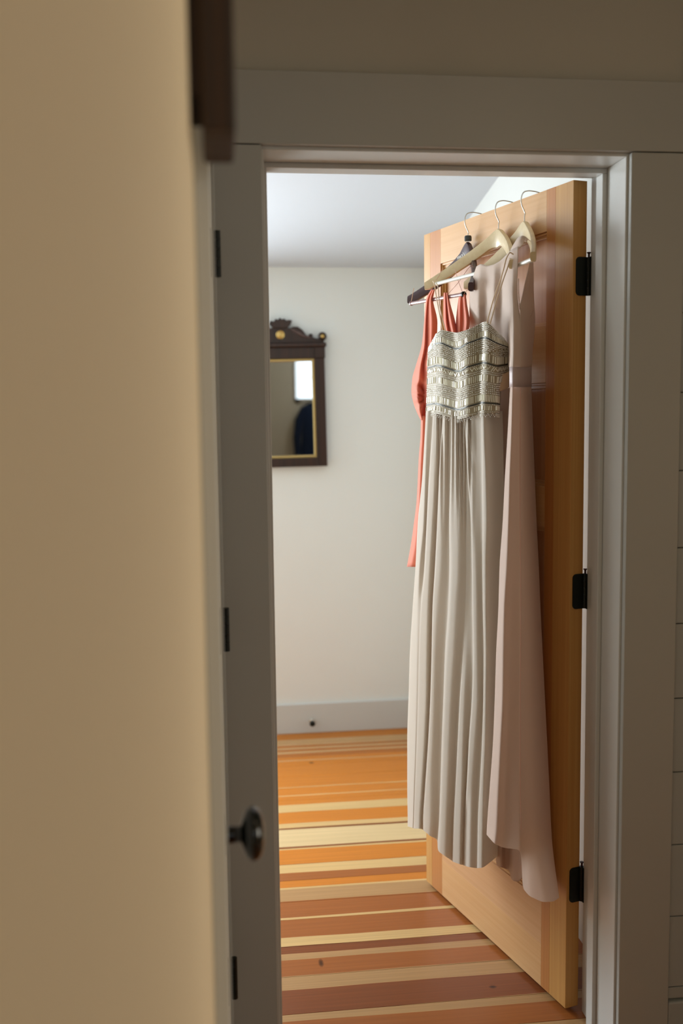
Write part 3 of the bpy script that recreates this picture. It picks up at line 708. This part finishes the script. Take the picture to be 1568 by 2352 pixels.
# bodice surface sampler: s along the width (by length), t down
seg = np.r_[0, np.cumsum(np.linalg.norm(np.diff(GB[16], axis=0), axis=1))]; WID = seg[-1]
NB_ = np.cross(np.gradient(GB, axis=1), np.gradient(GB, axis=0)); NB_ /= np.linalg.norm(NB_, axis=2)[..., None]
if (NB_[16, 20]@NV) < 0: NB_ = -NB_
def samp(dist, t):
    j = np.interp(dist, seg, np.arange(len(seg))); i = min(max(t, 0), 1.0)*(GB.shape[0]-1)
    i0, j0 = int(min(i, GB.shape[0]-2)), int(min(j, GB.shape[1]-2)); a, b_ = i-i0, j-j0
    bl = lambda A: (A[i0, j0]*(1-a)*(1-b_)+A[i0+1, j0]*a*(1-b_)+A[i0, j0+1]*(1-a)*b_+A[i0+1, j0+1]*a*b_)
    P = bl(GB); n_ = bl(NB_); n_ = n_/np.linalg.norm(n_)
    dn = GB[i0+1, j0]-GB[i0, j0]; dn = dn/np.linalg.norm(dn)
    if t > 1: P = P+dn*(t-1)*.235
    return P, n_, dn
bm_ = bmesh.new(); bmesh.ops.create_icosphere(bm_, subdivisions=1, radius=1.0); ICV = np.array([v_.co for v_ in bm_.verts]); ICF = [tuple(q.index for q in ff.verts) for ff in bm_.faces]; bm_.free()
rb, bu, tr = MB(), MB(), MB()
bR = random.Random(3)
def bead(P, n_, dn, r):
    X = np.cross(dn, n_); v = ICV*r*np.array([1, 1, .75]); rb.add(P+n_*r*.5+(v[:, :1]*X+v[:, 1:2]*dn+v[:, 2:3]*n_), ICF)
def bugle(P, n_, dn, w, h, ang=0.):
    X = np.cross(dn, n_); X = X/np.linalg.norm(X); d2_ = dn*math.cos(ang)+X*math.sin(ang); x2 = np.cross(d2_, n_)
    q = [(-1, -1, 0), (1, -1, 0), (1, 1, 0), (-1, 1, 0), (-.55, -.92, 1), (.55, -.92, 1), (.55, .92, 1), (-.55, .92, 1)]
    bu.add([P+x2*a*w/2+d2_*b*h/2+n_*c*w*.6 for a, b, c in q], [(0, 3, 2, 1), (4, 5, 6, 7), (0, 1, 5, 4), (1, 2, 6, 5), (2, 3, 7, 6), (3, 0, 4, 7)])
HT = .235
def row_beads(t, sp=.0036, r=.00135, jit=.0005, p=1.0):
    s_ = .001
    while s_ < WID-.001:
        if bR.random() < p:
            P, n_, dn = samp(s_, t+bR.uniform(-1, 1)*jit/HT); bead(P, n_, dn, r*bR.uniform(.85, 1.15))
        s_ += sp
def row_bugle(t0, t1, sp=.0048, w=.0030, gap=.1, ang=0.):
    s_ = .002
    while s_ < WID-.002:
        if bR.random() > gap:
            P, n_, dn = samp(s_, (t0+t1)/2); n_ = n_+np.array([bR.uniform(-.28, .28) for _ in range(3)]); n_ = n_/np.linalg.norm(n_); bugle(P, n_, dn, w*bR.uniform(.85, 1.1), (t1-t0)*HT*.92, ang*bR.choice((-1, 1))+bR.uniform(-.05, .05))
        s_ += sp
for t in (.008, .030, .052, .074, .096): row_beads(t, .0044, .0016, .0007)
row_bugle(.110, .168); row_beads(.176, .0034, .0011)
for t in (.205, .228, .252, .276, .300, .324, .345): row_beads(t, .0046, .0016, .0009, .93)
row_bugle(.358, .440, .0056, .0034, .10)
row_bugle(.478, .530, .0050, .0026, .1, .7); row_beads(.475, .005, .0011); row_beads(.543, .0034, .0012); row_beads(.565, .0034, .0013)
row_bugle(.580, .655, .0054, .0034, .12); row_beads(.668, .0032, .0013)
for t in (.690, .712, .735, .757, .780): row_beads(t, .0045, .0016, .0006, .95)
row_bugle(.795, .872, .0040, .0024, .05)
row_bugle(.915, .968, .0050, .0030, .3); row_beads(.905, .004, .0012)
s_ = .001; k_ = 0
while s_ < WID-.001:
    P, n_, dn = samp(s_, 1.0+[0, .014, .030, .014][k_ % 4]+.006); bead(P, n_, dn, .0013); s_ += .0026; k_ += 1
row_beads(.985, .0040, .0013)
for t in (.190, .458, .888):
    for off in (-.003, .004):
        tr.tube([samp(q, t+off)[0]+samp(q, t+off)[1]*.001 for q in np.linspace(.001, WID-.001, 90)], .0008, 5)
for nm, mbx, mt in (('round_beads', rb, M_bead), ('bugle_beads', bu, M_bugle)):
    o = mesh_obj(nm, np.array(mbx.v)-oB, mbx.f, mt, dB, nm[0] == 'r'); o['kind'] = 'stuff'
mesh_obj('trim_thread', np.array(tr.v)-oB, tr.f, M_thread, dB, True)
# lining showing through the open side
def strip(name, quad, m, parent, o_, n=6, bul=0.):
    """small cloth piece; quad = rows of ((px, py, w), (px, py, w), ...)"""
    G_ = np.array([[at_w(*p) for p in r] for r in quad]); nr, nc = G_.shape[:2]
    i1 = np.linspace(0, nr-1, (nr-1)*n+1); j1 = np.linspace(0, nc-1, (nc-1)*n+1)
    a = np.array([[np.interp(i1, np.arange(nr), G_[:, j, k]) for k in range(3)] for j in range(nc)]).transpose(2, 0, 1)
    b = np.array([[np.interp(j1, np.arange(nc), a[i, :, k]) for k in range(3)] for i in range(len(i1))]).transpose(0, 2, 1)
    for _ in range(2):
        b[1:-1] = b[1:-1]*.5+(b[:-2]+b[2:])*.25; 
        if b.shape[1] > 3: b[:, 1:-1] = b[:, 1:-1]*.5+(b[:, :-2]+b[:, 2:])*.25
    return cloth_mesh(name, b, m, parent, o_, False, .0012)
strip('lining', [[(1143, 856, .165), (1158, 858, .150), (1174, 850, .130)], [(1144, 878, .165), (1158, 877, .152), (1172, 874, .130)], [(1147, 899, .165), (1158, 895, .150), (1170, 889, .130)]], M_lining, dB, oB)
def cord(name, pts, r, m, parent, o_):
    mb = MB(); P = [at_w(*p) for p in pts]
    Q = catmull(np.linspace(0, len(P)-1, (len(P)-1)*6+1), np.arange(len(P)), np.array(P)); mb.tube([q-o_ for q in Q], r, 6)
    return smooth_by_angle(mb.build(name, m, parent), 1.3)
M_strap = cloth('tan_strap', (.72, .56, .38), transl=0)
cord('strap', [(1016, 760, .197), (1008, 715, .180), (1000, 670, .168), (997, 652, .168), (994, 646, .160)], .0016, M_strap, dB, oB)
cord('strap', [(1023, 760, .197), (1014, 725, .180), (1008, 690, .172), (1006, 662, .170), (1002, 650, .165)], .0016, M_strap, dB, oB)
cord('strap', [(1118, 741, .198), (1132, 690, .180), (1150, 640, .170), (1157, 615, .172), (1163, 592, .172), (1171, 580, .172), (1178, 584, .160)], .0016, M_strap, dB, oB)
cord('strap', [(1125, 744, .198), (1140, 690, .180), (1153, 650, .170), (1166, 612, .170), (1170, 600, .165)], .0016, M_strap, dB, oB)

# ---- blush dress on the hanger nearest the hinges
dC = empty('evening_dress', tuple(duwz(.12, .12, 1.5))); tag(dC, 'long sleeveless blush chiffon dress with plain waistband, nearest the door hinges', 'dress', 'dresses hanging on the open door')
oC = np.array(dC.location)
Rc = [888, 1000, 1100, 1200, 1300, 1400, 1500, 1600, 1700, 1800, 1900, 1935]
cL = [1171, 1165, 1159, 1154, 1147, 1144, 1139, 1136, 1132, 1125, 1118, 1117]
cb_ = [1177, 1174, 1170, 1167, 1163, 1157, 1155, 1154, 1149, 1144, 1139, 1135]
cm = [1184, 1183, 1181, 1180, 1178, 1173, 1171, 1168, 1165, 1160, 1157, 1155]
cs = [1194, 1193, 1193, 1193, 1194, 1195, 1194, 1193, 1193, 1193, 1194, 1196]
cR = [1220, 1224, 1228, 1232, 1237, 1241, 1246, 1251, 1256, 1261, 1267, 1270]
hemC = [1917, 1938, 1947, 1952, 2040, 2058, 2072, 2071, 2062]
PX, WW, PY = [], [], []
for i in range(len(Rc)):
    t = i/11; wL = .184+.050*t; wR = .060-.006*t
    d = cR[i]-cs[i]; last = i == 11
    xs_ = [cL[i], cb_[i], cm[i], cs[i], cs[i]+2, cs[i]+.22*d, cs[i]+.48*d, cs[i]+.8*d, cR[i]]
    if last: xs_ = [1117, 1135, 1155, 1196, 1200, 1215, 1245, 1270, 1284]
    ws_ = [wL-.012, wL+.001, wL-.018, .150+.045*t, .146+.044*t, .132+.030*t, .112+.020*t, .080+.008*t, wR]
    PX.append(xs_); WW.append(ws_); PY.append([Rc[i]]*9)
# intermediate rows so the long back panel runs down past the front hem
for k_, (yy, xr) in enumerate(((1960, 1272), (2010, 1277))):
    pass
PY[-1] = hemC
PY[-2] = [1896, 1905, 1910, 1912, 1915, 1920, 1925, 1925, 1925]
cR[-2] = 1269
px, py, ww = dense(Rc, PX, WW, PY, 64, 8, 3)
G = grid_pts(px, py, ww)
GC = with_back(G, [lambda l, r: (max(r[0]+.10, .30), .050), lambda l, r: (.37, .058), lambda l, r: (.37, .082), lambda l, r: (.10, .084), lambda l, r: (l[0]+.03, .120)], 24)
cloth_mesh('skirt', GC, M_blush, dC, oC, True)
def panel(name, ys_, PXr, WWr, m, parent, o_, nr=30, sub=6, PYr=None, smooth=2, thick=.001):
    px, py, ww = dense(ys_, PXr, WWr, PYr, nr, sub, smooth); return cloth_mesh(name, grid_pts(px, py, ww), m, parent, o_, False, thick)
# waistband
panel('waistband', [843, 889], [[1170, 1177, 1184, 1195, 1208, 1220], [1170, 1177, 1184, 1195, 1208, 1220]], [[.187, .189, .183, .158, .108, .058]]*2, M_belt, dC, oC, 4, 6)
# bodice: front panel (leans behind the beaded dress on the left), then side and back panel
YB_ = [[600, 609, 611, 603, 590, 575, 560, 560]]
fy = [0, 1, 2, 3, 4, 5, 6, 7]
PXf = [[1094, 1104, 1120, 1135, 1150, 1162, 1176, 1190],
       [1085, 1100, 1118, 1135, 1150, 1166, 1178, 1188],
       [1079, 1098, 1115, 1134, 1150, 1168, 1177, 1188],
       [1078, 1098, 1115, 1134, 1151, 1170, 1178, 1190],
       [1078, 1098, 1115, 1134, 1153, 1171, 1179, 1194],
       [1079, 1098, 1115, 1136, 1156, 1172, 1180, 1196],
       [1090, 1108, 1122, 1140, 1160, 1173, 1180, 1195],
       [1100, 1115, 1128, 1145, 1162, 1171, 1179, 1195]]
PYf = [[612, 606, 611, 607, 598, 586, 572, 566],
       [640, 640, 640, 640, 640, 640, 640, 640],
       [670]*8, [700]*8, [730]*8, [765]*8, [805]*8, [844]*8]
WWf = [[.144, .148, .146, .148, .146, .144, .144, .142],
       [.142, .150, .143, .150, .140, .150, .154, .148],
       [.138, .150, .138, .150, .136, .156, .162, .150],
       [.134, .148, .132, .146, .130, .162, .168, .154],
       [.110, .124, .108, .120, .108, .168, .174, .156],
       [.084, .094, .082, .092, .090, .178, .180, .160],
       [.066, .080, .070, .080, .080, .182, .184, .160],
       [.066, .078, .070, .078, .080, .186, .187, .159]]
panel('bodice_front', fy, PXf, WWf, M_blush_lit, dC, oC, 48, 7, PYf)
panel('front_strap', [0, 1, 2, 3], [[1207, 1214, 1222], [1193, 1201, 1208], [1180, 1190, 1200], [1172, 1181, 1190]], [[.118, .118, .104], [.134, .134, .126], [.138, .140, .136], [.135, .139, .140]], M_blush_lit, dC, oC, 16, 5,
      [[556, 549, 560], [544, 541, 548], [560, 558, 562], [574, 572, 572]])
PXk = [[1216, 1219, 1224], [1210, 1217, 1225], [1204, 1214, 1225], [1199, 1212, 1225.5], [1194, 1210, 1227], [1194, 1210, 1228], [1194.5, 1209, 1227], [1195, 1208, 1223], [1195, 1208, 1220]]
WWk = [[.100, .095, .085], [.105, .095, .075], [.112, .095, .068], [.120, .096, .064], [.150, .108, .062], [.158, .110, .060], [.160, .110, .058], [.160, .110, .058], [.158, .108, .057]]
panel('bodice_back', list(range(9)), PXk, WWk, M_blush_lit, dC, oC, 44, 9, [[602]*3, [630]*3, [655]*3, [680]*3, [703, 712, 708], [725, 732, 728], [760]*3, [802]*3, [844]*3])
cord('armhole_binding', [(1190, 640, .150), (1191, 680, .155), (1193, 704, .156), (1198, 720, .138), (1208, 731, .112), (1217, 728, .090), (1224, 712, .070)], .0012, M_blush, dC, oC)
cord('side_seam', [(1195, 890, .160), (1194, 1000, .166), (1194, 1200, .176), (1195.5, 1400, .184), (1194.5, 1600, .190), (1194.5, 1800, .195), (1196, 1905, .198)], .0007, M_coralcord, dC, oC)
# inner layer seen below the raised front hem
panel('underskirt', [0, 1, 2], [[1138, 1150, 1160, 1170, 1176, 1178, 1192, 1202], [1139, 1150, 1160, 1170, 1174, 1177, 1192, 1203], [1141, 1150, 1162, 1170, 1173, 1180, 1192, 1202]],
      [[.115, .125, .105, .100, .120, .125, .118, .120]]*3, M_blush, dC, oC, 12, 6, [[1930]*8, [1975, 1978, 1985, 1990, 2000, 2000, 2000, 2000], [1988, 1992, 1996, 1999, 2017, 2024, 2025, 2012]])

# ---- coral dress on the brown hanger
dA = empty('evening_dress', tuple(duwz(.55, .12, 1.5))); tag(dA, 'short coral dress with gathered waist on dark brown hanger, mostly hidden behind beaded dress', 'dress', 'dresses hanging on the open door')
oA = np.array(dA.location)
ya_ = [665, 690, 740, 790, 840, 870, 900, 930, 965]
PXa = [[990, 992, 994, 996, 998], [978, 981, 985, 989, 994], [974, 977, 980, 992, 1004], [969, 975, 979, 990, 1002], [955, 966, 972, 984, 996], [947, 962, 974, 984, 992], [945, 958, 972, 984, 990], [951, 962, 974, 984, 990], [966, 969, 974, 982, 988]]
WWa = [[.146, .149, .147, .149, .146], [.144, .152, .146, .152, .140], [.144, .154, .144, .150, .130], [.144, .156, .142, .150, .130], [.146, .160, .142, .156, .136], [.150, .168, .142, .156, .136], [.150, .170, .140, .150, .136], [.148, .164, .138, .150, .136], [.146, .154, .140, .150, .136]]
px, py, ww = dense(ya_, PXa, WWa, None, 60, 8, 3)
r_ = np.hypot(px-982, (py-912)*.7)+1e-3; an = np.arctan2(py-912, 982-px)
ww += .0075*np.sin(an*8)*np.clip(1-np.abs(r_-22)/24, 0, 1)*np.clip((984-px)/14, 0, 1)
cloth_mesh('bodice', grid_pts(px, py, ww), M_coral, dA, oA, False, .001)
panel('skirt', [955, 1000, 1050, 1150, 1200, 1250, 1302], [[967, 971, 980, 1010, 1040], [966, 970, 980, 1010, 1040], [962, 967, 978, 1010, 1040], [957, 963, 972, 1010, 1040], [951, 959, 970, 1010, 1040], [944, 954, 968, 1010, 1040], [934.5, 944, 960, 1010, 1040]],
      [[.146, .150, .140, .088, .086]]*7, M_coral, dA, oA, 30, 7)
panel('strap', [672, 700, 735, 765], [[1019, 1022, 1024, 1026, 1028], [1018, 1023, 1025, 1030, 1034], [1018, 1024, 1028, 1036, 1044], [1022, 1028, 1034, 1042, 1050]], [[.146, .150, .145, .150, .144], [.142, .150, .142, .150, .138], [.132, .146, .132, .148, .128], [.128, .142, .128, .144, .126]], M_coral, dA, oA, 20, 6)
panel('strap', [676, 700, 738, 765], [[1055, 1058, 1062, 1066, 1069], [1051, 1056, 1062, 1068, 1072], [1047, 1055, 1064, 1072, 1078], [1046, 1054, 1062, 1070, 1076]], [[.140, .144, .140, .144, .138], [.134, .144, .136, .142, .132], [.126, .138, .128, .138, .124], [.122, .134, .126, .134, .122]], M_coral, dA, oA, 20, 6)
cord('hanger_loop', [(1028, 676, .147), (1055, 645, .142), (1078, 613, .120), (1083, 610, .112), (1088, 616, .105)], .0007, M_coralcord, dA, oA)
cord('hanger_loop', [(985, 676, .147), (1004, 640, .142), (1018, 615, .130)], .0007, M_coralcord, dA, oA)
cord('hanger_loop', [(1062, 672, .141), (1052, 645, .135), (1044, 618, .125)], .0007, M_coralcord, dA, oA)
